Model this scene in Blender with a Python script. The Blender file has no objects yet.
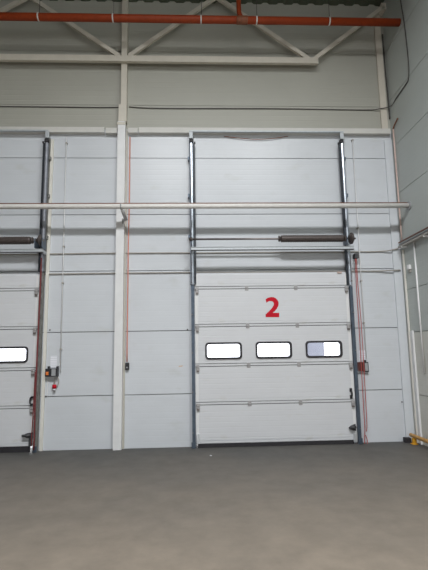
import bpy, bmesh, math, random
from mathutils import Vector, Matrix
random.seed(4)
sc = bpy.context.scene
col = sc.collection
PI = math.pi

# ------------------------------------------------------------------ camera
FPX, PITCH, ROLL, YAW = 448.4, math.radians(8.19), math.radians(-0.933), math.radians(2.482)
CAM = Vector((0, 0, 1.6))
_r = Vector((math.cos(YAW), -math.sin(YAW), 0))
FW = Vector((math.sin(YAW)*math.cos(PITCH), math.cos(YAW)*math.cos(PITCH), math.sin(PITCH)))
_u = _r.cross(FW)
RT = math.cos(ROLL)*_r + math.sin(ROLL)*_u
UP = -math.sin(ROLL)*_r + math.cos(ROLL)*_u
cd = bpy.data.cameras.new('camera'); cam = bpy.data.objects.new('camera', cd); col.objects.link(cam)
cd.sensor_fit = 'HORIZONTAL'; cd.sensor_width = 36; cd.lens = FPX/428*36; cd.clip_start = .05; cd.clip_end = 400
m = Matrix((RT, UP, -FW)).transposed().to_4x4(); m.translation = CAM
cam.matrix_world = m
sc.camera = cam

def ray(u, v): return RT*((u-214)/FPX) - UP*((v-285)/FPX) + FW
def at(u, v, Y):            # photo measurement -> point on the plane at depth Y
    d = ray(u, v); return CAM + d*(Y/d.y)
def atx(u, v, X):           # photo measurement -> point on the plane at side X
    d = ray(u, v); return CAM + d*(X/d.x)

D = 7.795        # inner face of the wall with the doors
XC = 3.719       # inner face of the right wall
XL, YR, ZC = -12.0, -12.0, 8.22

# --------------------------------------------------------------- materials
def mat(name, rgb, rough=.5, metal=0, noise=0, nscale=8, bump=0, bscale=40, ribs=0, ribamp=.25, spec=.5, coat=0, stretch=(1,1,1), dirt=None):
    M = bpy.data.materials.new(name); M.use_nodes = True
    N = M.node_tree.nodes; L = M.node_tree.links
    b = N['Principled BSDF']
    b.inputs['Base Color'].default_value = (*rgb, 1); b.inputs['Roughness'].default_value = rough
    b.inputs['Metallic'].default_value = metal; b.inputs['Specular IOR Level'].default_value = spec
    tc = N.new('ShaderNodeTexCoord'); mp = N.new('ShaderNodeMapping'); mp.inputs['Scale'].default_value = stretch
    L.new(tc.outputs['Object'], mp.inputs['Vector'])
    colout = None
    if noise:
        n = N.new('ShaderNodeTexNoise'); n.inputs['Scale'].default_value = nscale; n.inputs['Detail'].default_value = 6
        n.inputs['Roughness'].default_value = .62
        L.new(mp.outputs[0], n.inputs['Vector'])
        r = N.new('ShaderNodeValToRGB'); r.color_ramp.elements[0].position = .3; r.color_ramp.elements[1].position = .7
        r.color_ramp.elements[0].color = (*[c*(1-noise) for c in rgb], 1)
        r.color_ramp.elements[1].color = (*[min(1, c*(1+noise)) for c in rgb], 1)
        L.new(n.outputs['Fac'], r.inputs['Fac']); colout = r.outputs['Color']
        if dirt:
            n2 = N.new('ShaderNodeTexNoise'); n2.inputs['Scale'].default_value = dirt[1]; n2.inputs['Detail'].default_value = 4
            L.new(mp.outputs[0], n2.inputs['Vector'])
            r2 = N.new('ShaderNodeValToRGB'); r2.color_ramp.elements[0].position = dirt[2]; r2.color_ramp.elements[1].position = dirt[3]
            r2.color_ramp.elements[0].color = (0,0,0,1); r2.color_ramp.elements[1].color = (1,1,1,1)
            L.new(n2.outputs['Fac'], r2.inputs['Fac'])
            mx = N.new('ShaderNodeMix'); mx.data_type = 'RGBA'
            L.new(r2.outputs['Color'], mx.inputs[0]); L.new(colout, mx.inputs[6]); mx.inputs[7].default_value = (*dirt[0], 1)
            colout = mx.outputs[2]
        L.new(colout, b.inputs['Base Color'])
        rr = N.new('ShaderNodeMapRange'); rr.inputs['To Min'].default_value = max(.02, rough-.08); rr.inputs['To Max'].default_value = min(1, rough+.08)
        L.new(n.outputs['Fac'], rr.inputs['Value']); L.new(rr.outputs[0], b.inputs['Roughness'])
    hs = None
    if bump:
        n3 = N.new('ShaderNodeTexNoise'); n3.inputs['Scale'].default_value = bscale; n3.inputs['Detail'].default_value = 3
        L.new(tc.outputs['Object'], n3.inputs['Vector'])
        bp = N.new('ShaderNodeBump'); bp.inputs['Strength'].default_value = bump; bp.inputs['Distance'].default_value = .01
        L.new(n3.outputs['Fac'], bp.inputs['Height']); L.new(bp.outputs[0], b.inputs['Normal']); hs = bp
    if ribs:
        w = N.new('ShaderNodeTexWave'); w.wave_type = 'BANDS'; w.bands_direction = 'Z'; w.inputs['Scale'].default_value = 2*PI/20/ribs
        w.inputs['Distortion'].default_value = 0
        L.new(tc.outputs['Object'], w.inputs['Vector'])
        r3 = N.new('ShaderNodeValToRGB'); r3.color_ramp.elements[0].position = .0; r3.color_ramp.elements[1].position = .12
        L.new(w.outputs['Fac'], r3.inputs['Fac'])
        bp2 = N.new('ShaderNodeBump'); bp2.inputs['Strength'].default_value = ribamp; bp2.inputs['Distance'].default_value = .004
        L.new(r3.outputs['Color'], bp2.inputs['Height'])
        if hs: L.new(hs.outputs[0], bp2.inputs['Normal'])
        L.new(bp2.outputs[0], b.inputs['Normal'])
    return M

M = {}
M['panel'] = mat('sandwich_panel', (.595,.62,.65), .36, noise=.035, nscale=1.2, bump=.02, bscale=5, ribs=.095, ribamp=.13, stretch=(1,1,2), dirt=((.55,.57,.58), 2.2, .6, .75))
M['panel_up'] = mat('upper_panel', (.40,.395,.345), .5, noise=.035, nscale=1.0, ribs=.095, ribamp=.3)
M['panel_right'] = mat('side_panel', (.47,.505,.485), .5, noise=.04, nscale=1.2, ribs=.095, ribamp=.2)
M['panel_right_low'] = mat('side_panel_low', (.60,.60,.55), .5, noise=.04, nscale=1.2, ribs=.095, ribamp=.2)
M['section'] = mat('door_section', (.63,.64,.66), .4, noise=.03, nscale=1.5, ribs=.085, ribamp=.25, stretch=(1,1,2), dirt=((.58,.58,.57), 3, .62, .78))
M['seamdark'] = mat('joint_sealant', (.10,.10,.10), .8, noise=.2)
M['concrete'] = mat('concrete_floor', (.150,.136,.120), .65, noise=.13, nscale=1.1, bump=.06, bscale=30, stretch=(.6,1.3,1), spec=.2, dirt=((.195,.168,.138), .55, .45, .7))
M['deck'] = mat('roof_deck', (.085,.10,.07), .7, noise=.1)
M['plain'] = mat('hall_panel', (.3,.3,.29), .6, noise=.05)
M['cream'] = mat('cream_steel', (.60,.56,.48), .45, noise=.05, nscale=6)
M['creamw'] = mat('white_steel', (.73,.73,.73), .4, noise=.04, nscale=6)
M['jamb'] = mat('jamb_flashing', (.70,.68,.62), .5, noise=.05)
M['galv'] = mat('galvanized_steel', (.60,.65,.72), .3, metal=1, noise=.12, nscale=22)
M['galvd'] = mat('weathered_galvanized', (.09,.115,.15), .45, metal=.55, noise=.2, nscale=14)
M['galvl'] = mat('bright_galvanized', (.72,.74,.76), .35, metal=.7, noise=.08, nscale=30)
M['gapin'] = mat('track_inner', (.03,.035,.045), .5, metal=.4, noise=.2)
M['orange'] = mat('orange_paint', (.29,.042,.009), .5, spec=.3, noise=.14, nscale=14)
M['rust'] = mat('rusted_fitting', (.22,.07,.03), .55, noise=.3, nscale=30)
M['whitepipe'] = mat('white_pipe', (.72,.70,.67), .4, noise=.05, nscale=10)
M['black'] = mat('black_plastic', (.018,.018,.022), .45, noise=.2)
M['rubber'] = mat('black_rubber', (.022,.02,.024), .65, noise=.2)
M['spring'] = mat('oiled_spring_steel', (.075,.06,.055), .45, metal=.3, noise=.25, nscale=40)
M['shaft'] = mat('shaft_steel', (.20,.18,.17), .4, metal=.6, noise=.2)
M['red'] = mat('red_vinyl', (.52,.008,.022), .65, spec=.2, noise=.05)
M['redcord'] = mat('red_cord', (.42,.085,.08), .6, noise=.15, nscale=40)
M['darkred'] = mat('dark_red_cord', (.17,.03,.032), .6, noise=.2, nscale=40)
M['pink'] = mat('faded_orange_cord', (.70,.27,.20), .5, noise=.1, nscale=30)
M['copper'] = mat('copper_tone', (.58,.44,.39), .5, noise=.12, nscale=25)
M['brown'] = mat('brown_cable', (.21,.085,.05), .55, noise=.2, nscale=30)
M['grey'] = mat('grey_plastic', (.33,.34,.35), .5, noise=.08)
M['greyc'] = mat('grey_conduit', (.36,.34,.31), .5, noise=.1, nscale=20)
M['dcable'] = mat('dark_cable', (.07,.065,.06), .6, noise=.2)
M['white'] = mat('white_plastic', (.80,.80,.80), .45, noise=.03)
M['yellow'] = mat('yellow_paint', (.72,.36,.02), .45, noise=.15, nscale=25)
M['amber'] = mat('worn_orange_paint', (.56,.29,.06), .5, noise=.25, nscale=30)
M['button'] = mat('orange_button', (.75,.20,.04), .4, noise=.05)
M['boxred'] = mat('brick_red_plastic', (.11,.028,.022), .5, noise=.15)
M['outside'] = mat('outside_cladding', (.30,.315,.38), .6, noise=.05)
M['ground'] = mat('outside_asphalt', (.4,.4,.4), .8, noise=.1)

def glass_mat():
    Mg = bpy.data.materials.new('window_glass'); Mg.use_nodes = True
    N = Mg.node_tree.nodes; L = Mg.node_tree.links; N.clear()
    o = N.new('ShaderNodeOutputMaterial'); mx = N.new('ShaderNodeMixShader'); t = N.new('ShaderNodeBsdfTransparent'); g = N.new('ShaderNodeBsdfGlossy')
    n = N.new('ShaderNodeTexNoise'); n.inputs['Scale'].default_value = 3
    r = N.new('ShaderNodeMapRange'); r.inputs['To Min'].default_value = .04; r.inputs['To Max'].default_value = .09
    L.new(n.outputs['Fac'], r.inputs['Value']); L.new(r.outputs[0], mx.inputs[0])
    g.inputs['Roughness'].default_value = .03; t.inputs['Color'].default_value = (.95,.96,.98,1)
    L.new(t.outputs[0], mx.inputs[1]); L.new(g.outputs[0], mx.inputs[2]); L.new(mx.outputs[0], o.inputs['Surface'])
    return Mg
M['glass'] = glass_mat()
M['lock'] = mat('lock_steel', (.075,.075,.08), .5, metal=.3, noise=.25, nscale=25)
M['bar'] = mat('dull_galvanized', (.48,.51,.53), .55, metal=.3, noise=.1, nscale=20)
M['hinge'] = mat('hinge_steel', (.38,.37,.37), .5, metal=.2, noise=.15, nscale=25)
M['channel'] = mat('channel_steel', (.50,.53,.55), .45, metal=.3, noise=.1, nscale=25)
M['recess_shade'] = mat('recess_shade_paint', (.44,.42,.37), .5, noise=.06)  # beige darkened to carry the shade of the recess beside the column
M['gasket'] = mat('joint_gasket', (.085,.085,.085), .8, noise=.15)
M['girt'] = mat('girt_paint', (.60,.59,.555), .5, noise=.05, nscale=5)
M['cornerw'] = mat('corner_white', (.62,.65,.68), .45, noise=.03)
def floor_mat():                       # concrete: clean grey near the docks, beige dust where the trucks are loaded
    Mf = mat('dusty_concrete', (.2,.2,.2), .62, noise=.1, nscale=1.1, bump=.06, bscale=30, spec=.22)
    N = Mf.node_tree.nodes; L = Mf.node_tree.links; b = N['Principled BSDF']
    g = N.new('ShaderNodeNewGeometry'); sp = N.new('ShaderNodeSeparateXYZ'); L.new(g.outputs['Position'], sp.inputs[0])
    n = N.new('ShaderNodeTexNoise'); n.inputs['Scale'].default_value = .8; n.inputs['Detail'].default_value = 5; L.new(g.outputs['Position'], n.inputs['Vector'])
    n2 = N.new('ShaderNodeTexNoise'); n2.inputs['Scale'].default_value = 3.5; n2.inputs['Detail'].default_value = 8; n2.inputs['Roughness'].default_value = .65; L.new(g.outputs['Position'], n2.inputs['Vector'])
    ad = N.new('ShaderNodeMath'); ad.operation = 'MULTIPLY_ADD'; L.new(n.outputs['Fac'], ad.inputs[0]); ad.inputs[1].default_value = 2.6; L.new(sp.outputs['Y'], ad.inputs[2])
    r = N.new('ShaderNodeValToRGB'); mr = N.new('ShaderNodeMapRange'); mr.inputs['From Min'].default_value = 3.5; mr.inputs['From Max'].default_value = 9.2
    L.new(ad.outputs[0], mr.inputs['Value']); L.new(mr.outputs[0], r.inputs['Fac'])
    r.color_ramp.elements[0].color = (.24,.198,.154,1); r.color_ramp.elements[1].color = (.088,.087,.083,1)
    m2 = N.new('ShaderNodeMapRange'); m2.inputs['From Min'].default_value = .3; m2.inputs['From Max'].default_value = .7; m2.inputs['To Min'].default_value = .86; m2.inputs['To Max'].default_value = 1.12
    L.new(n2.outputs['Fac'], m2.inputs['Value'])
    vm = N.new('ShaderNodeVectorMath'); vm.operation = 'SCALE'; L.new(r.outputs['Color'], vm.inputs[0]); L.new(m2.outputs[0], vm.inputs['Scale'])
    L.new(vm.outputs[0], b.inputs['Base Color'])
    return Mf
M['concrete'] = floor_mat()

def paper_mat():
    Mp = mat('printed_paper', (.80,.81,.86), .7)
    N = Mp.node_tree.nodes; L = Mp.node_tree.links; b = N['Principled BSDF']
    tc = N.new('ShaderNodeTexCoord'); w = N.new('ShaderNodeTexWave'); w.bands_direction = 'Z'; w.inputs['Scale'].default_value = 2*PI/20/.03
    n = N.new('ShaderNodeTexNoise'); n.inputs['Scale'].default_value = 60
    r = N.new('ShaderNodeValToRGB'); r.color_ramp.elements[0].color = (.62,.63,.68,1); r.color_ramp.elements[1].color = (.84,.85,.90,1)
    r.color_ramp.elements[0].position = .1; r.color_ramp.elements[1].position = .4
    L.new(tc.outputs['Object'], w.inputs['Vector']); L.new(w.outputs['Fac'], r.inputs['Fac']); L.new(r.outputs[0], b.inputs['Base Color'])
    return Mp
M['paper'] = paper_mat()

# ------------------------------------------------------------ mesh builder
def wloc(o):
    v = Vector((0,0,0))
    while o: v += o.location; o = o.parent
    return v

class MB:
    def __init__(s): s.bm = bmesh.new()
    def box(s, x0, x1, y0, y1, z0, z1, bev=0):
        b = bmesh.new()
        vs = [b.verts.new((x, y, z)) for x in (x0, x1) for y in (y0, y1) for z in (z0, z1)]
        for f in ((0,1,3,2),(4,6,7,5),(0,4,5,1),(2,3,7,6),(0,2,6,4),(1,5,7,3)): b.faces.new([vs[i] for i in f])
        if bev: bmesh.ops.bevel(b, geom=b.edges[:], offset=bev, segments=2, affect='EDGES', profile=.6)
        s.merge(b); return s
    def merge(s, b):
        bmesh.ops.recalc_face_normals(b, faces=b.faces[:])
        mp = {v: s.bm.verts.new(v.co) for v in b.verts}
        for f in b.faces:
            try:
                g = s.bm.faces.new([mp[v] for v in f.verts]); g.smooth = f.smooth
            except ValueError: pass
        b.free()
    def tube(s, pts, r, n=10, caps=True):
        pts = [Vector(p) for p in pts]; b = bmesh.new(); rings = []
        rs = r if isinstance(r, (list, tuple)) else [r]*len(pts)
        t0 = (pts[1]-pts[0]).normalized()
        nrm = t0.cross(Vector((0,0,1)) if abs(t0.z) < .9 else Vector((0,1,0))).normalized()
        for i, p in enumerate(pts):
            if i == 0: t = pts[1]-pts[0]
            elif i == len(pts)-1: t = pts[i]-pts[i-1]
            else: t = (pts[i]-pts[i-1]).normalized() + (pts[i+1]-pts[i]).normalized()
            t.normalize(); nrm = (nrm - t*nrm.dot(t)).normalized(); bi = t.cross(nrm)
            rings.append([b.verts.new(p + (nrm*math.cos(2*PI*k/n) + bi*math.sin(2*PI*k/n))*rs[i]) for k in range(n)])
        for a, c in zip(rings, rings[1:]):
            for k in range(n):
                f = b.faces.new((a[k], a[(k+1)%n], c[(k+1)%n], c[k])); f.smooth = True
        if caps:
            b.faces.new(rings[0][::-1]); b.faces.new(rings[-1])
        s.merge(b); return s
    def prism(s, prof, a0, a1, axis):      # closed 2-D outline extruded along an axis
        def P(p, a):
            return {'z': (p[0], p[1], a), 'x': (a, p[0], p[1]), 'y': (p[0], a, p[1])}[axis]
        b = bmesh.new(); A = [b.verts.new(P(p, a0)) for p in prof]; B = [b.verts.new(P(p, a1)) for p in prof]
        n = len(prof)
        for i in range(n): b.faces.new((A[i], A[(i+1)%n], B[(i+1)%n], B[i]))
        f1 = b.faces.new(A[::-1]); f2 = b.faces.new(B); f1.normal_update(); f2.normal_update()
        bmesh.ops.triangulate(b, faces=[f1, f2], ngon_method='EAR_CLIP')
        s.merge(b); return s
    def ring(s, outer, inner, y0, y1):     # frame between two outlines in XZ, from y0 to y1
        b = bmesh.new(); n = len(outer)
        g = [[b.verts.new((p[0], y, p[1])) for p in q] for q in (outer, inner) for y in (y0, y1)]
        for a, c in ((g[0], g[1]), (g[1], g[3]), (g[3], g[2]), (g[2], g[0])):
            for i in range(n): b.faces.new((a[i], a[(i+1)%n], c[(i+1)%n], c[i]))
        s.merge(b); return s
    def plate(s, x0, x1, z0, z1, y0, y1, holes):   # slab with rectangular openings
        xs = sorted({x0, x1, *[h[0] for h in holes], *[h[1] for h in holes]}); xs = [x for x in xs if x0 <= x <= x1]
        zs = sorted({z0, z1, *[h[2] for h in holes], *[h[3] for h in holes]}); zs = [z for z in zs if z0 <= z <= z1]
        def solid(i, j):
            if not (0 <= i < len(xs)-1 and 0 <= j < len(zs)-1): return False
            cx, cz = (xs[i]+xs[i+1])/2, (zs[j]+zs[j+1])/2
            return not any(h[0] < cx < h[1] and h[2] < cz < h[3] for h in holes)
        b = bmesh.new(); vv = {}
        def v(i, j, k):
            if (i,j,k) not in vv: vv[i,j,k] = b.verts.new((xs[i], (y0,y1)[k], zs[j]))
            return vv[i,j,k]
        for i in range(len(xs)-1):
            for j in range(len(zs)-1):
                if not solid(i,j): continue
                b.faces.new((v(i,j,0), v(i+1,j,0), v(i+1,j+1,0), v(i,j+1,0))); b.faces.new((v(i,j,1), v(i,j+1,1), v(i+1,j+1,1), v(i+1,j,1)))
                if not solid(i-1,j): b.faces.new((v(i,j,0), v(i,j+1,0), v(i,j+1,1), v(i,j,1)))
                if not solid(i+1,j): b.faces.new((v(i+1,j,0), v(i+1,j,1), v(i+1,j+1,1), v(i+1,j+1,0)))
                if not solid(i,j-1): b.faces.new((v(i,j,0), v(i,j,1), v(i+1,j,1), v(i+1,j,0)))
                if not solid(i,j+1): b.faces.new((v(i,j+1,0), v(i+1,j+1,0), v(i+1,j+1,1), v(i,j+1,1)))
        s.merge(b); return s
    def build(s, name, m, parent=None):
        me = bpy.data.meshes.new(name)
        cs = [v.co for v in s.bm.verts]
        lo = Vector((min(c.x for c in cs), min(c.y for c in cs), min(c.z for c in cs))); hi = Vector((max(c.x for c in cs), max(c.y for c in cs), max(c.z for c in cs)))
        o0 = Vector(((lo.x+hi.x)/2, (lo.y+hi.y)/2, lo.z))
        for v in s.bm.verts: v.co -= o0
        s.bm.to_mesh(me); s.bm.free(); me.materials.append(M[m])
        o = bpy.data.objects.new(name, me); col.objects.link(o)
        if parent: o.parent = parent; o.location = o0 - wloc(parent)
        else: o.location = o0
        return o

def tag(o, label=None, cat=None, group=None, kind=None):
    for k, v in (('label', label), ('category', cat), ('group', group), ('kind', kind)):
        if v: o[k] = v
    return o
def thing(name, loc, label, cat, group=None, kind=None):
    o = bpy.data.objects.new(name, None); col.objects.link(o); o.location = loc; o.empty_display_size = .1
    return tag(o, label, cat, group, kind)
def struct(o): o['kind'] = 'structure'; return o
def rrect(x0, x1, z0, z1, r, n=5):
    out = []
    for cx, cz, a in ((x1-r, z0+r, -PI/2), (x1-r, z1-r, 0), (x0+r, z1-r, PI/2), (x0+r, z0+r, PI)):
        for k in range(n+1): out.append((cx+r*math.cos(a+PI/2*k/n), cz+r*math.sin(a+PI/2*k/n)))
    return out
def smooth(pts, k=6):       # Catmull-Rom through the given points
    P = [Vector(p) for p in pts]; P = [2*P[0]-P[1]] + P + [2*P[-1]-P[-2]]; out = []
    for i in range(1, len(P)-2):
        for j in range(k):
            t = j/k; a, b, c, d = P[i-1:i+3]
            out.append(.5*((2*b) + (c-a)*t + (2*a-5*b+4*c-d)*t*t + (3*b-a-3*c+d)*t**3))
    return out + [P[-2]]

# ------------------------------------------------------------- the setting
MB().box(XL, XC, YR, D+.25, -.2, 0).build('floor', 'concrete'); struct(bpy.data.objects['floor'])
deck = MB()
x = XL
prof = []
while x < XC-.3:                    # trapezoidal roof deck
    prof += [(x, ZC), (x+.14, ZC), (x+.18, ZC+.035), (x+.26, ZC+.035), (x+.30, ZC)]; x += .30
prof += [(XC, ZC), (XC, ZC+.2), (XL, ZC+.2)]
deck.prism(prof, YR, D, 'y')
for v in deck.bm.verts: v.co.z += .10*(D-v.co.y)          # roof rises away from the door wall
struct(deck.build('ceiling', 'deck'))

DX0, DX1 = -.002, 2.692              # right door leaf, between its tracks
LX1 = -2.655; LX0 = LX1-2.7          # left door leaf
HOLES = [(DX0+.06, DX1-.06, -1, 2.80), (LX0+.06, LX1-.06, -1, 2.80), (LX1-.06, LX1-.004, -1, .10), (DX0+.006, DX0+.06, -1, .05)]
seams = [0, .866, 1.934, 2.99, 4.009, 5.070]
w = MB()
for a, b in zip(seams, seams[1:]+[5.62]):
    w.plate(XL, XC, a+(.006 if a else 0), b-(.006 if b < 5.6 else 0), D, D+.06, HOLES)
wb = struct(w.build('wall_back', 'panel'))
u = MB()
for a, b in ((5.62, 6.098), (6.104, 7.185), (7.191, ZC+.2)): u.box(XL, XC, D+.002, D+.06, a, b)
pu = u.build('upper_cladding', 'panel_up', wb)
MB().plate(XL, XC, 0, ZC+.25, D+.061, D+.12, HOLES).build('joint_backing', 'seamdark', wb)

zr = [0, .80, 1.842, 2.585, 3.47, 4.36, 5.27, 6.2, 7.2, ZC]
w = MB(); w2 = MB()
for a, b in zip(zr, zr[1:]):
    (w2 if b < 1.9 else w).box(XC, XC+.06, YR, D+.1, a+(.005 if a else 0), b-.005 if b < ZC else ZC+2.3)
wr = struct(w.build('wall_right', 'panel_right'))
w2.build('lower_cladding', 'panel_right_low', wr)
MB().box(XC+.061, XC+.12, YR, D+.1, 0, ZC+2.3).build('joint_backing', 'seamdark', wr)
struct(MB().box(XL-.1, XL, YR, D+.1, 0, ZC+2.3).build('wall_left', 'plain'))
struct(MB().plate(XL, XC, 0, ZC+2.3, YR-.1, YR, [(-4.5, 2.5, -1, 4.8)]).build('wall_rear', 'plain'))  # unseen opening, added so sky light fills the hall from behind

# outside the doors
struct(MB().box(-30, 30, D+.25, 60, -.25, -.12).build('ground_outside', 'ground'))
p = at(322.5, 350, 12.0)
struct(MB().box(p.x-.55, p.x+.02, 11.9, 12.0, -.12, 4.0).build('wall_outside', 'outside'))

# ------------------------------------------------------------ sectional doors
YD = 7.700                            # front of the door leaf
def section_profile(z0, z1):           # tongue at the top of a section runs behind the next one
    return [(YD+.042, z0+.026), (YD+.018, z0+.026), (YD+.018, z0+.003), (YD+.006, z0+.003), (YD, z0+.009), (YD, z0+.040), (YD+.010, z0+.042), (YD+.010, z0+.050), (YD, z0+.052),
            (YD, z0+.083), (YD+.003, z0+.085), (YD+.003, z0+.089), (YD, z0+.091)] + section_top(z1)
def section_top(z1):
    return [(YD, z1-.008), (YD+.006, z1-.003), (YD+.022, z1-.003), (YD+.022, z1+.022), (YD+.042, z1+.022)]

def make_door(root, x0, x1, zj, wins, wz, end_side_caps=(0, 1)):
    """zj: heights of the joints from floor up; wins: x ranges of the windows in the third section"""
    secs = []
    for i, (a, b) in enumerate(zip(zj, zj[1:])):
        s = MB()
        if i == 2:
            lo, hi = wz
            pr = section_profile(a, b)
            s.prism([q for q in pr if q[1] < a+.1] + [(YD, lo-.02), (YD+.042, lo-.02)], x0, x1, 'x')
            s.plate(x0, x1, lo-.02, hi+.02, YD, YD+.042, [(p0, p1, lo, hi) for p0, p1 in wins])
            s.prism([(YD+.042, hi+.02), (YD, hi+.02)] + section_top(b), x0, x1, 'x')
        else:
            s.prism(section_profile(a, b), x0, x1, 'x')
        sec = s.build('door_section', 'section', root); secs.append(sec)
        js = MB()
        if i: js.box(x0, x1, YD+.003, YD+.017, a-.004, a+.008)
        if i: js.box(x0, x1, YD+.004, YD+.0095, a+.0425, a+.0495)
        else: js.box(x0+.03, x1-.05, YD+.02, YD+.04, a-.002, a+.006)
        js.build('joint_seal', 'gasket', sec)
        for e in end_side_caps:
            xe = (x0, x1-.05)[e]
            MB().box(xe, xe+.05, YD-.003, YD+.0, a+.055, b-.012).build('end_cap', 'creamw', sec)
        if i == 2:
            for p0, p1 in wins:
                o = rrect(p0-.024, p1+.024, lo-.024, hi+.024, .06); n = rrect(p0+.008, p1-.008, lo+.008, hi-.008, .04)
                MB().ring(o, n, YD-.014, YD+.05).build('window_frame', 'rubber', sec)
                MB().prism(rrect(p0+.006, p1-.006, lo+.006, hi-.006, .03), YD+.018, YD+.022, 'y').build('window_pane', 'glass', sec)
    # hinges at the joints
    for zz in zj[1:-1]:
        for fr in (.335, .655):
            xh = x0 + (x1-x0)*fr
            h = MB(); h.box(xh-.03, xh+.03, YD-.008, YD-.001, zz-.032, zz+.05, .002); h.tube([(xh-.035, YD-.01, zz+.008), (xh+.035, YD-.01, zz+.008)], .008)
            h.build('hinge', 'hinge', root)
        for e in end_side_caps:
            xr, sg = ((x0+.012, 1), (x1-.012, -1))[e]
            h = MB(); h.box(min(xr, xr+sg*.055), max(xr, xr+sg*.055), YD-.03, YD-.004, zz-.055, zz+.03, .004)
            h.tube([(xr+sg*.05, YD-.025, zz-.01), (xr-sg*.01, YD-.025, zz-.01)], .012)
            rb = h.build('roller_bracket', 'hinge', root)
            k = MB(); k.box(min(xr+sg*.005, xr+sg*.05), max(xr+sg*.005, xr+sg*.05), YD-.034, YD-.005, zz-.085, zz-.057, .004)
            k.build('roller_holder', 'shaft', rb)
    MB().box(x0+.03, x1-.05, YD+.005, YD+.04, .0, zj[0]+.002, .006).build('bottom_seal', 'rubber', root)
    return secs

zj = [at(275, v, YD).z for v in (444, 403.6, 365.4, 326, 288.5, 273.6)]
zj[0] = .06
wz = (at(275, 357.0, YD).z, at(275, 342.9, YD).z)
wins = [(at(a, 350, YD).x, at(b, 350, YD).x) for a, b in ((206.6, 240.6), (257, 290.6), (307, 341))]
door2 = thing('door_2', ((DX0+DX1)/2, YD+.02, 0), 'white sectional loading door with the red number 2 and three windows', 'door', kind='structure')
secs = make_door(door2, DX0, DX1, zj, wins, wz)
# the red number
S = [(147,137),(163,127),(188,121),(206,123),(222,132),(234,147),(240,164),(238,183),(228,203),(212,222),(197,234),(244,234),(244,265),(147,265),(147,245),(172,222),(193,199),(205,179),(206,165),(200,155),(188,150),(175,150),(164,154),(153,162)]
pts = [at(245+a/7.13, 280+b/7.13, YD-.003) for a, b in S]
nb = MB(); nb.prism([(q.x, q.z) for q in pts], YD-.003, YD-.0005, 'y'); nb.build('number_marking', 'red', secs[3])['label'] = 'red number 2'
# handle, lock and lower bracket of the right door
def handle(root, x, z0, z1, bow):
    h = MB(); h.tube(smooth([(x, YD-.002, z0), (x-.012*bow, YD-.045, z0+.02), (x-.02*bow, YD-.055, (z0+z1)/2), (x-.012*bow, YD-.045, z1-.02), (x, YD-.002, z1)]), .014)
    for z in (z0, z1): h.box(x-.022, x+.022, YD-.014, YD-.001, z-.03, z+.03, .004)
    h.build('handle', 'black', root)
a, b = at(351.7, 397, YD-.03), at(351.5, 390, YD-.03)
handle(door2, a.x, a.z+.0, b.z, .0)
q = at(353.5, 427.5, YD-.03)
l = MB(); l.prism([(q.x-.075, q.z+.0), (q.x-.03, q.z+.03), (q.x+.035, q.z+.055), (q.x+.035, q.z-.05), (q.x-.02, q.z-.045), (q.x-.06, q.z-.025)], YD-.05, YD-.002, 'y')
l.tube([(q.x-.065, YD-.07, q.z+.005), (q.x+.03, YD-.07, q.z+.01)], .02); l.build('bolt_lock', 'lock', door2)
MB().box(DX0+.008, DX0+.062, YD-.03, YD-.003, .07, .23, .005).build('corner_bracket', 'galvl', door2)
q0, q1 = at(354, 442, YD-.03), at(357.5, 433.5, YD-.03)
MB().box(q0.x, DX1-.004, YD-.035, YD-.003, q0.z, q1.z, .005).build('corner_bracket', 'galvl', door2)

zjl = [at(15, v, YD).z for v in (450, 408.8, 370.8, 329.5, 291, 274.8)]
zjl[0] = .09
wzl = (at(15, 361.5, YD).z, at(15, 348, YD).z)
ww = wins[1][1]-wins[1][0]; gp = wins[1][0]-wins[0][1]; r0 = at(26.8, 354, YD).x
winl = [(r0-ww-k*(ww+gp), r0-k*(ww+gp)) for k in range(3)]
door1 = thing('door_1', ((LX0+LX1)/2, YD+.02, 0), 'white sectional loading door cut off by the left edge of the photo', 'door', kind='structure')
make_door(door1, LX0, LX1, zjl, winl, wzl)
h = MB(); h.tube(smooth([at(u, v, YD-.035) for u, v in ((33.2,397.2),(31.2,397.4),(30.3,398.6),(30.1,401),(30.2,403.2),(31,404.6),(32.6,404.6))]), .013)
for u, v in ((32.4,397.3),(31.8,404.6)):
    q = at(u, v, YD-.02); h.box(q.x-.018, q.x+.018, YD-.04, YD-.004, q.z-.018, q.z+.018, .003)
h.build('handle', 'black', door1)
q = at(28.5, 435.5, YD-.03)
l = MB(); l.prism([(q.x-.10, q.z), (q.x-.03, q.z+.035), (q.x+.06, q.z+.045), (q.x+.06, q.z-.05), (q.x-.02, q.z-.04)], YD-.05, YD-.002, 'y')
l.tube([(q.x-.09, YD-.065, q.z+.0), (q.x+.05, YD-.065, q.z+.01)], .022); l.build('bolt_lock', 'lock', door1)
MB().box(LX1-.062, LX1-.008, YD-.03, YD-.003, .10, .22, .005).build('corner_bracket', 'lock', door1)

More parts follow.
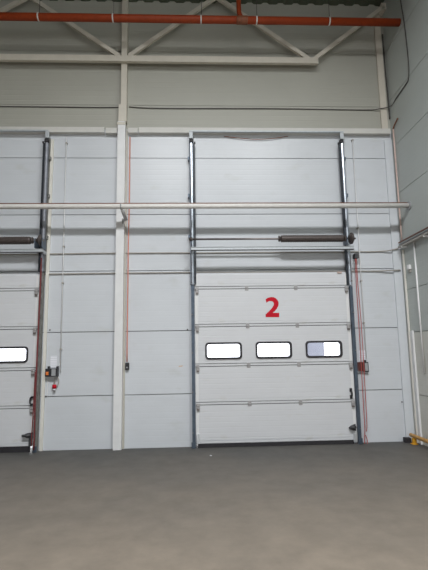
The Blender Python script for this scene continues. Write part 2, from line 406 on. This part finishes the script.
# --------------------------------------------------------------- door tracks
ZT = 5.50
def track(x_in, sg, label, zlow, mats=('galvd', 'galv')):
    """x_in: edge next to the door leaf, sg: -1 track lies left of the door, +1 right of it"""
    xo = x_in + sg*.072
    X = lambda a: x_in + sg*a
    root = thing('door_track', (X(.04), 7.73, 0), label, 'door track', 'galvanized door tracks')
    def bx(m, a, b, y0, y1, z0, z1, bev=0): m.box(min(X(a), X(b)), max(X(a), X(b)), y0, y1, z0, z1, bev)
    l = MB(); bx(l, .004, .056, 7.655, 7.660, 0, zlow); bx(l, .050, .056, 7.660, 7.76, 0, zlow)
    bx(l, .004, .009, 7.660, 7.70, 0, zlow); l.build('mounting_angle', mats[0], root)
    # high-lift guide: rounded open profile
    g = MB(); r = .036; cx, cy = X(.028), 7.690
    arc = [(cx + sg*r*math.cos(t)*1.0, cy + r*math.sin(t)) for t in [math.radians(-150+k*300/16) for k in range(17)]]
    inn = [(cx + sg*(r-.004)*math.cos(t), cy + (r-.004)*math.sin(t)) for t in [math.radians(-150+k*300/16) for k in range(17)]]
    g.prism(arc + inn[::-1], zlow+.02, ZT-.20, 'z')
    o = g.build('guide_rail', mats[1], root)
    i = MB(); bx(i, -.034, -.008, 7.668, 7.71, zlow+.02, ZT-.20); i.build('inner_lip', 'gapin', root)
    a = MB(); bx(a, .066, .070, 7.70, 7.76, zlow+.02, ZT-.08); bx(a, .030, .070, 7.755, 7.76, zlow+.02, ZT-.08); a.build('back_angle', mats[0], root)
    # head: plate, rubber stop and pulley
    h = MB(); bx(h, .0, .068, 7.655, 7.70, ZT-.11, ZT+.016, .006); h.build('head_plate', 'bar', root)
    h = MB(); bx(h, -.012, .06, 7.66, 7.72, ZT-.185, ZT-.12, .01); h.build('end_stop', 'rubber', root)
    h = MB(); h.tube([(X(-.045), 7.68, ZT-.19), (X(-.022), 7.68, ZT-.19)], .022, 14); h.build('stop_roller', 'rubber', root)
    for z in (.25, .9, 1.55, 2.2, 2.75):
        k = MB(); k.tube([(X(.045), 7.655, z), (X(.045), 7.646, z)], .011, 6); k.build('bolt', 'shaft', root)
    for z in (3.55, 4.3, 5.0):
        k = MB(); bx(k, .066, .095, 7.70, D-.002, z, z+.06); k.build('wall_bracket', mats[0], root)
    k = MB(); bx(k, .0, .07, 7.645, 7.654, .005, .10, .003); k.build('foot_plate', 'galvd', root)
    return root
track(DX0-.006, -1, 'galvanized door track on the left side of the door with red number 2', 2.70)
track(DX1+.006, 1, 'galvanized door track between the door with red number 2 and the two red cords', 2.66)
M['track_old'] = mat('stained_galvanized', (.20,.20,.19), .5, metal=.4, noise=.3, nscale=14)
M['guide_old'] = mat('tarnished_galvanized', (.24,.25,.28), .5, metal=.5, noise=.2, nscale=14)
track(LX1+.012, 1, 'dull galvanized door track beside the cream jamb of the left door', 2.95, ('track_old', 'guide_old'))

# bar joining the track heads
def head_bar(x0, x1, label):
    b = MB(); z = ZT+.0
    b.box(x0, x1, 7.655, 7.659, z+.018, z+.040); b.box(x0, x1, 7.659, 7.70, z+.018, z+.022)
    return tag(b.build('head_bar', 'bar'), label, 'bar', 'bars joining the track heads')
head_bar(DX0-.07, DX1+.07, 'thin galvanized bar joining the track heads above the number 2 door')
head_bar(LX0-.07, LX1+.07, 'thin galvanized bar along the track head above the left door')
p0, p1, p2, p3 = at(224, 136.3, D-.03), at(255, 139.3, D-.03), at(272, 138.6, D-.03), at(288, 136.2, D-.03)
tag(MB().tube(smooth([p0, at(238,138,D-.03), p1, p2, p3]), .007, 6).build('loose_cable', 'brown'), 'brown cable sagging under the head bar of the number 2 door', 'cable')

# -------------------------------------------------- torsion springs and channel
YS = 7.47
def spring_set(name, z, xa, xb, sx0, sx1, sr, drums, label):
    root = thing('torsion_shaft', ((xa+xb)/2, YS, z), label, 'door spring', 'torsion spring shafts above the doors')
    MB().tube([(xa, YS, z), (xb, YS, z)], .017, 12).build('shaft', 'shaft', root)
    coil = MB(); n = max(20, int((sx1-sx0)/.02)); pts = []; rs = []
    for k in range(n+1):
        xx = sx0 + (sx1-sx0)*k/n
        pts.append((xx, YS, z)); rs.append(sr if k % 2 else sr*.93)
    rs[0] = rs[-1] = sr*.72
    coil.tube(pts, rs, 18); coil.build('spring', 'spring', root)
    for e in (sx0-.035, sx1+.005):
        c = MB(); c.tube([(e, YS, z), (e+.015, YS, z), (e+.03, YS, z)], [sr*.75, sr*.9, sr*.6], 14); c.build('winding_cone', 'spring', root)
    for xd, s in drums:
        d = MB(); d.tube([(xd, YS, z), (xd+s*.014, YS, z), (xd+s*.015, YS, z), (xd+s*.05, YS, z), (xd+s*.051, YS, z), (xd+s*.065, YS, z)], [.09, .09, .06, .045, .055, .05], 20)
        d.build('cable_drum', 'spring', root)
    return root
zs = at(240, 239, YS).z
xs0, xs1 = at(280.5, 240, YS).x, at(344, 240, YS).x
xd = at(351, 238, YS).x
t = spring_set('r', zs, at(189, 239, YS).x, at(355.5, 239, YS).x, xs0, xs1, .063, [], 'long spring shaft above the door with the red number 2')
d = MB(); d.tube([(xd-.035, YS, zs), (xd-.034, YS, zs), (xd-.01, YS, zs), (xd-.009, YS, zs), (xd+.02, YS, zs), (xd+.021, YS, zs), (xd+.045, YS, zs)], [.05, .07, .07, .10, .10, .055, .05], 20); d.build('cable_drum', 'spring', t)
xd0 = at(191.5, 239, YS).x
d = MB(); d.tube([(xd0-.03, YS, zs), (xd0+.02, YS, zs)], .035, 16); d.build('shaft_bearing', 'spring', t)
# bearing plates hold the shaft to the tracks
for xb in (xd0+.0, xd-.075):
    b = MB(); b.box(xb-.006, xb+.006, YS-.018, 7.648, zs-.10, zs+.05, .003); b.build('bearing_plate', 'galvd', t)
zs2 = at(20, 240.5, YS).z
xsl = at(33.2, 240.5, YS).x; xdl = at(40, 240.5, YS).x
t = spring_set('l', zs2, LX0-.05, at(44, 240, YS).x, xsl-1.05, xsl-.03, .068, [], 'dark spring shaft cut off by the left edge of the photo')
d = MB(); d.tube([(xdl-.055, YS, zs2), (xdl-.05, YS, zs2), (xdl-.0, YS, zs2), (xdl+.012, YS, zs2), (xdl+.013, YS, zs2), (xdl+.03, YS, zs2)], [.03, .035, .095, .10, .05, .045], 20); d.build('cable_drum', 'spring', t)
for xb in (xsl+.03, xdl+.04):
    b = MB(); b.box(xb-.006, xb+.006, YS-.018, 7.648, zs2-.13, zs2+.04, .003); b.build('bearing_plate', 'galvd', t)

YCH = 7.40
def channel(x0, x1, z, label):
    c = MB(); c.box(x0, x1, YCH, YCH+.004, z-.024, z+.026); c.box(x0, x1, YCH-.012, YCH+.04, z+.022, z+.026)
    for xe in (x0+.02, x1-.04): c.box(xe, xe+.02, YCH+.01, 7.644, z-.025, z+.025)
    o = tag(c.build('support_channel', 'channel'), label, 'steel channel', 'channels under the spring shafts')
    MB().box(x0, x1, YCH-.014, YCH+.04, z-.033, z-.0245).build('lower_lip', 'lock', o)
    return o
zc = at(270, 248, YCH).z
channel(at(191, 248, YCH).x, at(354, 248, YCH).x, zc, 'light galvanized channel below the spring shaft of the number 2 door')
channel(LX0-.08, at(43, 250, YCH).x, at(20, 250.5, YCH).z, 'grey galvanized channel below the dark spring shaft at the left edge')
q = at(340.5, 272.3, 7.66)
k = MB(); k.box(q.x-.045, q.x+.03, 7.675, D-.001, q.z-.012, q.z+.012, .003)
tag(k.build('brass_bracket', 'copper'), 'small brass coloured bracket at the top right of the number 2 door', 'bracket')

# ------------------------------------------------------------ steel structure
c = MB(); YCF = D-.12
cl = MB().box(-1.364, -1.226, YCF, D-.002, 0, 5.72, .004)
root = thing('steel_column', (-1.28, 7.73, 0), 'cream steel column standing between the two loading doors', 'column')
cl.build('shaft', 'creamw', root)
MB().box(-1.226, -1.194, D-.022, D-.002, 0, 5.60).build('shaded_flange', 'recess_shade', root)  # strip coloured dark to stand for the shadowed recess
MB().box(-1.315, -1.208, YCF+.004, D-.002, 5.72, ZC, .004).build('upper_shaft', 'cream', root)
MB().box(-1.375, -1.222, YCF-.008, D-.01, 5.655, 5.70, .003).build('splice_collar', 'cream', root)
MB().box(-1.352, -1.213, YCF-.002, D-.01, 5.72, 6.05, .003).build('splice_plate', 'cream', root)

root = thing('steel_column', (3.6, 7.75, 0), 'pale steel column in the corner beside the right wall', 'column')
MB().box(3.562, 3.715, 7.762, D-.002, 0, 5.42, .003).build('shaft', 'cornerw', root)
MB().box(3.535, 3.655, D-.035, D-.002, 5.63, 8.05, .003).build('upper_shaft', 'cream', root)

# girt at 5.6 m, in pieces
GZ0, GZ1 = at(250, 132.9, D-.09).z, at(250, 127.8, D-.09).z
def girt(x0, x1, label, dy=.09, z0=GZ0, z1=GZ1, m='girt'):
    g = MB(); y = D-dy
    g.box(x0, x1, y, y+.004, z0, z1); g.box(x0, x1, y+.004, D-.001, z1-.004, z1); g.box(x0, x1, y+.004, D-.001, z0, z0+.004)
    return tag(g.build('steel_girt', m), label, 'steel girt', 'cream girts along the wall')
girt(XL+.1, at(104.8, 130, D-.06).x, 'long cream girt above the left door and the white conduit')
girt(at(105.8, 131, D-.07).x, -1.38, 'short cream girt piece touching the left side of the column', .094, GZ0-.012, GZ1-.014)
girt(-1.18, at(138, 131, D-.07).x, 'short cream girt piece touching the right side of the column', .094, GZ0-.005, GZ1-.012)
girt(at(138.8, 131, D-.06).x, XC-.05, 'long cream girt above the number 2 door up to the corner')

# roof truss in front of the wall
YT = 7.60
root = thing('roof_truss', (-1.2, YT, 6.85), 'cream steel truss bottom chord with zigzag braces under the roof', 'truss')
xe = at(318.5, 60, YT).x
g = MB(); g.box(XL+.2, xe, YT, YT+.07, 6.855, 6.975, .008); g.build('bottom_chord', 'cream', root)
def brace(p, q):
    P, Q = Vector(p), Vector(q); d = (Q-P).normalized(); n = d.cross(Vector((0,1,0))).normalized()*.036
    pr = [P+n, P-n, Q-n, Q+n]
    b = MB(); b.prism([(v.x, v.z) for v in pr], YT+.005, YT+.06, 'y'); b.build('brace', 'cream', root)
def bp(u0, v0, u1, v1, ext0=0, ext1=0):
    a, b = at(u0, v0, YT+.01), at(u1, v1, YT+.01); d = (b-a)
    brace(a-d*ext0, b+d*ext1)
bp(34, -1, 119, 55.5, .10); bp(129, 55.5, 209, 1, 0, .12); bp(222, 0, 309.5, 59, .10); bp(314, 59, 383.5, 6.5); bp(0, 10.5, 20, 0, 3.0, .3)
q = at(383.5, 6.5, YT+.01)
MB().box(q.x-.04, q.x+.05, YT+.005, D-.001, q.z-.06, q.z+.08, .006).build('end_bracket', 'cream', root)

# ------------------------------------------------------------- sprinkler pipe
YO = 7.15; zo0 = at(0, 17, YO).z; zo1 = at(399, 22, YO).z; zo = (zo0+zo1)/2
root = thing('sprinkler_pipe', (0, YO, zo), 'orange sprinkler pipe running across under the roof', 'pipe')
RO = .066
MB().tube([(XL+.1, YO, zo), (-.5, YO, zo), (XC-.002, YO, zo)], RO, 20).build('pipe', 'orange', root)
xt = at(240.5, 16, YO).x
MB().tube([(xt-.075, YO, zo), (xt-.07, YO, zo), (xt+.12, YO, zo), (xt+.125, YO, zo)], [RO+.002, RO+.007, RO+.007, RO+.002], 20).build('tee_fitting', 'rust', root)
rp = at(238.5, 0, YO)
MB().tube(smooth([(xt+.05, YO, zo+.03), (xt+.0, YO, zo+.075), (rp.x+.005, YO, zo+.15), (rp.x, YO, zo+.26)]) + [(rp.x, YO, ZC-.01)], .042, 16).build('riser', 'orange', root)
for un in (38.5, 113, 201, 256.5, 329):
    xh = at(un, 20, YO).x
    h = MB(); h.tube([(xh-.011, YO, zo), (xh+.011, YO, zo)], RO+.006, 20); hh = h.build('pipe_hanger', 'whitepipe', root)
    MB().tube([(xh+.01, YO, zo+RO), (xh+.01, YO, ZC-.01)], .005, 6).build('hanger_rod', 'dcable', hh)

# white pipe in front of the doors
YP = 7.324; ZP = 4.006
root = thing('pipe', (0, YP, ZP), 'long white pipe crossing both doors at mid height', 'pipe')
MB().tube([(XL+.1, YP, ZP), (0, YP, ZP), (XC-.012, YP, ZP)], .043, 18).build('pipe_run', 'whitepipe', root)
MB().tube([(XC-.022, YP, ZP), (XC-.001, YP, ZP)], .075, 18).build('wall_flange', 'grey', root)
tag(MB().tube([(XL+.1, YP+.01, ZP+.0545), (0, YP+.01, ZP+.0545), (XC-.03, YP+.01, ZP+.0545)], .010, 8).build('cable', 'brown'), 'thin brown cable lying along the top of the long white pipe', 'cable')
xq = at(121, 207, YP).x
MB().tube([(xq-.01, YP, ZP), (xq+.01, YP, ZP)], .048, 18).build('clamp', 'grey', root)
b = MB(); a0, a1 = at(121.5, 209, YP+.0), at(126, 219, YCF-.01)
b.tube([(xq+.01, YP+.01, ZP-.05), (xq+.03, YP+.10, ZP-.10), (xq+.05, YP+.22, ZP-.16), (-1.240, YCF-.010, 3.86)], [.022, .03, .03, .024], 8)
b.box(-1.262, -1.236, YCF-.012, YCF-.001, 3.80, 3.90, .003)
tag(b.build('pipe_bracket', 'hinge'), 'grey curved bracket holding the white pipe to the cream column', 'bracket')

# ----------------------------------------------------------- cables, conduits
def cable(name, pts, r, m, label, cat, group=None, k=6, n=8):
    return tag(MB().tube(smooth(pts, k), r, n).build(name, m), label, cat, group)
def run(z, x0, x1, y, amp=0, n=14):
    return [(x0+(x1-x0)*i/n, y, z+random.uniform(-amp, amp)) for i in range(n+1)]
cable('conduit', run(3.300, -5.2, 3.10, D-.016, .004) + [(3.36, D-.02, 3.303), (3.5, D-.05, 3.31), (3.66, D-.055, 3.345)], .012, 'greyc', 'upper grey conduit crossing the wall below the springs', 'conduit', 'grey conduits across the wall')
cable('conduit', run(2.945, -5.2, 3.2, D-.016, .005) + [(3.47, D-.05, 2.945), (3.67, D-.055, 2.95)], .012, 'greyc', 'lower grey conduit crossing the wall at the door tops', 'conduit', 'grey conduits across the wall')
xa = -1.42
cable('cable', [(-6, D-.012, 6.055), (-3, D-.012, 6.05), (-1.8, D-.012, 6.045), (-1.37, D-.012, 6.05)], .009, 'dcable', 'dark cable along the upper wall left of the cream column', 'cable', k=4)
cable('cable', [(-1.18, D-.012, 6.06), (-.6, D-.012, 6.035), (1.5, D-.012, 6.045), (3.2, D-.012, 6.03), (3.50, D-.05, 6.035)] +
      [atx(*p, XC-.012) for p in ((391,106),(396,98.5),(400.5,92),(406,84),(408.6,78),(408.3,62),(406.5,43),(404,22),(400.5,0),(399,-14))],
      .009, 'dcable', 'dark cable crossing above the number 2 door and climbing the right wall', 'cable', k=4)
cable('cable', [(3.685, D-.02, 7.6), (3.69, D-.02, 6.9), (3.70, D-.02, 6.2), (3.705, D-.02, 5.85)], .012, 'dcable', 'short dark cable down the corner below the orange pipe', 'cable')

# thin white conduits beside the doors
def vconduit(pts, label, clips):
    P = [at(u, v, D-.040) for u, v in pts]; xm = (P[0].x+P[-1].x)/2
    root = thing('conduit', (P[-1].x, D-.040, P[-1].z), label, 'conduit', 'thin upright conduits beside the doors')
    MB().tube(P, .0075, 8).build('tube', 'white', root)
    for u, v in clips:
        q = at(u, v, D-.040); MB().box(q.x-.016, q.x+.016, D-.054, D-.001, q.z-.012, q.z+.012, .002).build('clip', 'greyc', root)
vconduit([(66.6,137),(60.2,372)], 'thin white conduit on the wall right of the left door', [(66.4,143),(63.6,246.5),(62.6,283),(60.8,349)])
vconduit([(352.6,140),(366.2,359)], 'thin white conduit on the wall right of the number 2 door', [(352.6,140),(358,228),(361.3,281),(364,323)])

# faded orange cord with a hand control
P = [at(u, v, D-.045) for u, v in ((130,137),(129.7,165),(129.3,205),(128.4,240),(128,275),(127.4,320),(127,362))]
root = thing('pendant_control', (P[-1].x, D-.045, P[-1].z), 'black hand control hanging on a faded orange cord right of the cream column', 'control')
MB().tube(smooth(P, 4), .010, 8).build('cord', 'pink', root)
q = at(127, 366.3, D-.055)
MB().box(q.x-.033, q.x+.033, D-.055, D-.002, q.z-.06, q.z+.06, .01).build('hand_control', 'black', root)
MB().tube([(q.x, D-.056, q.z-.02), (q.x, D-.066, q.z-.02)], .013, 10).build('push_button', 'grey', root)

# red cords right of door 2
YK = 7.70
def rcord(pts, r, m, label, Y=YK, grp='red cords beside the number 2 door'):
    return cable('cord', [at(u, v, Y) for u, v in pts], r, m, label, 'cord', grp, k=4)
rcord([(355.3,258),(356.4,285),(358,312),(360,345),(361.7,375),(363.7,410),(364.8,428),(364.6,437),(364.9,444),(366.8,446.5),(367.4,441),(365.6,435)], .007, 'redcord', 'left red cord of the pair beside the number 2 door')
rcord([(356.2,258),(357.9,285),(360.3,312),(362.6,345),(364.3,375),(366.2,410),(366.9,425),(366.4,431.5)], .007, 'redcord', 'right red cord of the pair beside the number 2 door')
q = at(356, 255.5, YK)
tag(MB().box(q.x-.03, q.x+.045, YK-.03, D-.001, q.z-.05, q.z+.035, .006).build('pulley_bracket', 'lock'), 'dark pulley bracket at the top of the pair of red cords', 'bracket')
# red cord on the left door track
YK2 = 7.63
rcord([(41.4,258),(40.4,285),(39.2,310),(37.6,345),(36.2,375),(34.9,405),(34.6,425),(33.6,450)], .013, 'darkred', 'thick dark red cord along the left door track', YK2, 'red cords of the left door')
rcord([(35.2,372),(34.0,395),(33.2,410),(31.8,432),(31.3,446)], .008, 'darkred', 'thin red cord hanging left of the thick dark red cord', YK2-.03, 'red cords of the left door')

# jamb flashing next to the left track
j = MB(); j.box(-2.572, -2.520, D-.035, D-.001, 0, 5.41, .003)
tag(j.build('jamb_flashing', 'jamb'), 'cream jamb strip right of the left door track', 'jamb')

# ------------------------------------------------------------- control boxes
def px_box(m, u0, u1, v0, v1, y0, y1, bev=.004):
    a, b = at(u0, v1, y0), at(u1, v0, y0); m.box(a.x, b.x, y0, y1, a.z, b.z, bev); return m
q = at(51, 377, 7.72)
root = thing('control_box', (q.x, 7.74, q.z), 'black door control box with orange button beside the left door', 'control box')
px_box(MB(), 44.8, 57.4, 368.5, 376.8, 7.70, D-.001, .008).build('housing', 'black', root)
px_box(MB(), 51.2, 55.6, 369.2, 376.0, 7.688, 7.70).build('front_cover', 'grey', root)
px_box(MB(), 45.6, 48.4, 371.8, 375.2, 7.685, 7.70).build('switch', 'button', root)
for u in (48.3, 57.0): px_box(MB(), u-.9, u+.8, 366.3, 369, 7.72, D-.001).build('mounting_lug', 'black', root)
q = at(53.5, 362, D-.004)
a, b = at(50.2, 367.6, D-.004), at(57, 355.8, D-.004)
tag(MB().box(a.x, b.x, D-.004, D-.001, a.z, b.z).build('paper_notice', 'paper'), 'white printed notice above the black control box', 'notice')
cable('cord', [at(u, v, D-.03) for u, v in ((54.8,377.2),(55.2,381),(53.6,383.5),(54.5,385.5))], .008, 'greyc', 'short grey cord from control box down to red plug', 'cord')
cable('cord', [at(u, v, D-.025) for u, v in ((56.8,377.2),(58.6,379),(58.4,383),(57,386.5),(56,385.5))], .008, 'greyc', 'grey cord looping to the right of the red plug', 'cord')
cable('conduit', [at(u, v, D-.012) for u, v in ((47.8,378),(47.4,386),(47,396.5))], .006, 'white', 'short white conduit below the black control box', 'conduit')
root = thing('plug', at(54.4, 389.8, D-.04), 'red industrial plug hanging below the black control box', 'plug')
a, b = at(54.4, 384.6, D-.04), at(54.3, 388.4, D-.04)
MB().tube([a, a.lerp(b, .1), b], [.022, .033, .035], 12).build('plug_body', 'red', root)
MB().tube([b, at(54.2, 390.4, D-.04)], [.028, .026], 12).build('collar', 'paper', root)

q = at(363, 372, 7.72)
root = thing('control_box', (q.x, 7.76, q.z), 'brick red and grey door control box behind the pair of red cords', 'control box')
px_box(MB(), 358.6, 364.8, 362, 371.2, 7.735, D-.001, .006).build('front_panel', 'boxred', root)
px_box(MB(), 364.9, 368.4, 362, 372.2, 7.735, D-.001, .006).build('housing', 'black', root)
px_box(MB(), 365.4, 367.8, 363, 371, 7.725, 7.735).build('side_cover', 'grey', root)
px_box(MB(), 364.6, 366.2, 360, 362, 7.75, D-.001).build('mounting_lug', 'black', root)
a, b = at(359.5, 360.8, D-.004), at(365.6, 350, D-.004)
tag(MB().box(a.x, b.x, D-.004, D-.001, a.z, b.z).build('paper_notice', 'paper'), 'white printed notice behind the red cords above the control box', 'notice')

# little fixings and marks on the wall
for u, v, lab in ((50,330,'dark screw head on the wall right of the left door jamb'), (46,396.6,'dark screw head on the wall below the black control box'), (187.5,329.5,'dark screw head on the wall left of the number 2 door track'), (401.8,402,'dark screw head on the corner column low down')):
    y = D if u < 390 else 7.762
    q = at(u, v, y)
    tag(MB().tube([(q.x, y-.001, q.z), (q.x, y-.01, q.z)], .013, 8).build('screw', 'dcable'), lab, 'screw', 'screw heads on the wall')
a, b = at(178.6, 366.9, D-.003), at(183.2, 365.5, D-.003)
M['mark'] = mat('orange_tape', (.66,.46,.30), .7, noise=.2)
tag(MB().prism([(a.x, a.z), (b.x-.02, a.z+.006), (b.x, b.z), (a.x+.01, b.z-.004)], D-.003, D-.001, 'y').build('tape_scrap', 'mark'), 'small pale orange scrap of tape on the wall left of number 2 door', 'tape')

# ------------------------------------------------------------ right wall items
# corner pipe and cable tray
P = [at(391.6, 130, D-.11), at(393.4, 150, D-.11), at(395.2, 178, D-.11), at(398, 222, D-.11), at(399.2, 242, D-.11)]
P = [Vector((XC-.026, 7.65, p.z)) for p in P]
P0 = Vector((XC-.026, D-.35, P[0].z+.02))
root = thing('corner_pipe', (XC-.035, D-.11, P[-1].z), 'copper coloured pipe running down the corner to the cable tray', 'pipe')
MB().tube(P, .015, 10).build('pipe_run', 'copper', root)
MB().tube(smooth([P[0], P[0]+Vector((0,-.05,.04)), P0+Vector((0,0,.08))]), .014, 8).build('hook', 'brown', root)
t0, t1 = atx(401, 243.5, XC-.03), atx(428, 232.5, XC-.03)
zt = (t0.z+t1.z)/2
root = thing('cable_tray', (XC-.04, (t0.y+3)/2, zt), 'cable tray with brown cable along the right wall', 'cable tray')
tr = MB(); tr.box(XC-.085, XC-.002, 1.0, t0.y, zt-.06, zt-.055); tr.box(XC-.087, XC-.084, 1.0, t0.y, zt-.06, zt-.03); tr.build('tray', 'greyc', root)
for i, (dx, dz, r, mm) in enumerate(((-.070, .035, .014, 'brown'), (-.072, -.005, .012, 'grey'), (-.068, -.035, .014, 'greyc'), (-.03, .0, .016, 'brown'))):
    MB().tube([(XC+dx, 1.0, zt+dz), (XC+dx, 4, zt+dz), (XC+dx, t0.y-.005*i, zt+dz)], r, 8).build('cable', mm, root)
for yy in (t0.y-.15, t0.y-.9, t0.y-1.7, t0.y-2.6):
    MB().box(XC-.09, XC-.001, yy, yy+.02, zt-.085, zt-.06).build('tray_bracket', 'white', root)

def wconduit(a, b, r, label):
    A, B = atx(*a, XC-r-.002), atx(*b, XC-r-.002); y = (A.y+B.y)/2
    return tag(MB().tube([(XC-r-.002, y, A.z), (XC-r-.002, y, B.z)], r, 10).build('conduit', 'white'), label, 'conduit')
wconduit((413.2, 241), (425, 373.5), .014, 'white conduit hanging down the right wall from the cable tray')
a, b = atx(409, 341, XC-.02), atx(413.6, 341, XC-.02); lo = 0
root = thing('cover_strip', (XC-.01, (a.y+b.y)/2, 0), 'pale upright cover strip low on the right wall near the corner', 'cover strip')
MB().box(XC-.018, XC-.001, b.y, min(a.y, 7.64), 0, 1.86, .003).build('strip', 'creamw', root)
MB().box(XC-.03, XC-.018, b.y, b.y+.035, 0, 1.87, .003).build('edge_rib', 'white', root)
tag(MB().box(XC-.03, XC-.001, 7.645, 7.677, 0, 3.30, .003).build('corner_flashing', 'jamb'), 'narrow pale flashing running up the right wall in the corner', 'flashing')
q = atx(408.6, 267.5, XC-.03)
root = thing('sensor', (XC-.02, q.y, q.z-.05), 'small white sensor on the right wall below the cable tray', 'sensor')
MB().box(XC-.05, XC-.001, q.y-.045, q.y+.03, q.z-.035, q.z+.045, .01).build('sensor_body', 'white', root)
MB().box(XC-.03, XC-.001, q.y-.03, q.y+.01, q.z-.085, q.z-.036, .004).build('sensor_bracket', 'greyc', root)

# barrier rail on the floor along the right wall
xb = XC-.12
A = atx(410.5, 435, xb); B = atx(428, 441.3, xb); zb = (A.z+B.z)/2
root = thing('barrier_rail', (xb, A.y-1, 0), 'yellow and orange barrier rail along the foot of the right wall', 'barrier')
MB().tube([(xb, A.y, zb), (xb, A.y-.01, zb), (xb, 3.0, zb)], [.022, .030, .030], 16).build('rail', 'amber', root)
for yy in (A.y-.12, A.y-1.9, A.y-3.5):
    f = MB(); f.box(xb-.028, xb+.028, yy-.03, yy+.03, .012, zb-.03, .006); f.box(xb-.045, xb+.045, yy-.05, yy+.05, 0, .012, .002)
    f.build('post', 'yellow', root)
a, b = at(405.4, 441.3, 7.67), at(411.2, 437.8, 7.67)
tag(MB().box(a.x, min(b.x, 3.68), 7.67, 7.758, 0, b.z, .006).build('rubber_block', 'rubber'), 'black block on the floor in the corner at the end of the yellow rail', 'block')
# a scrap of paper
q = Vector((.22, 6.9, 0)); 
tag(MB().prism([(.20, 7.12), (.23, 7.10), (.235, 7.14), (.21, 7.155)], .0005, .004, 'z').build('paper_scrap', 'paper'), 'tiny white paper scrap on the floor in front of number 2 door', 'scrap')

# ------------------------------------------------------------- light
world = bpy.data.worlds.new('sky'); sc.world = world; world.use_nodes = True
bg = world.node_tree.nodes['Background']; bg.inputs[0].default_value = (.96,.97,1,1); bg.inputs[1].default_value = 5.5
def lamp(x, y, sx, sy, power, rgb=(.97,.985,1), z=8.0):
    l = bpy.data.lights.new('ceiling_lamp', 'AREA'); l.shape = 'RECTANGLE'; l.size = sx; l.size_y = sy; l.energy = power; l.color = rgb; l.spread = math.radians(164)
    o = bpy.data.objects.new('ceiling_lamp', l); col.objects.link(o); o.location = (x, y, z)
for lx, pw in ((-.8, 1000), (2.2, 820)): lamp(lx, .2, 1.2, 1.1, pw, z=8.82)

vs = sc.view_settings
sc.display_settings.display_device = 'sRGB'
vs.view_transform = 'Standard'; vs.look = 'None'; vs.gamma = 1; vs.use_curve_mapping = False
vs.exposure = -0.69
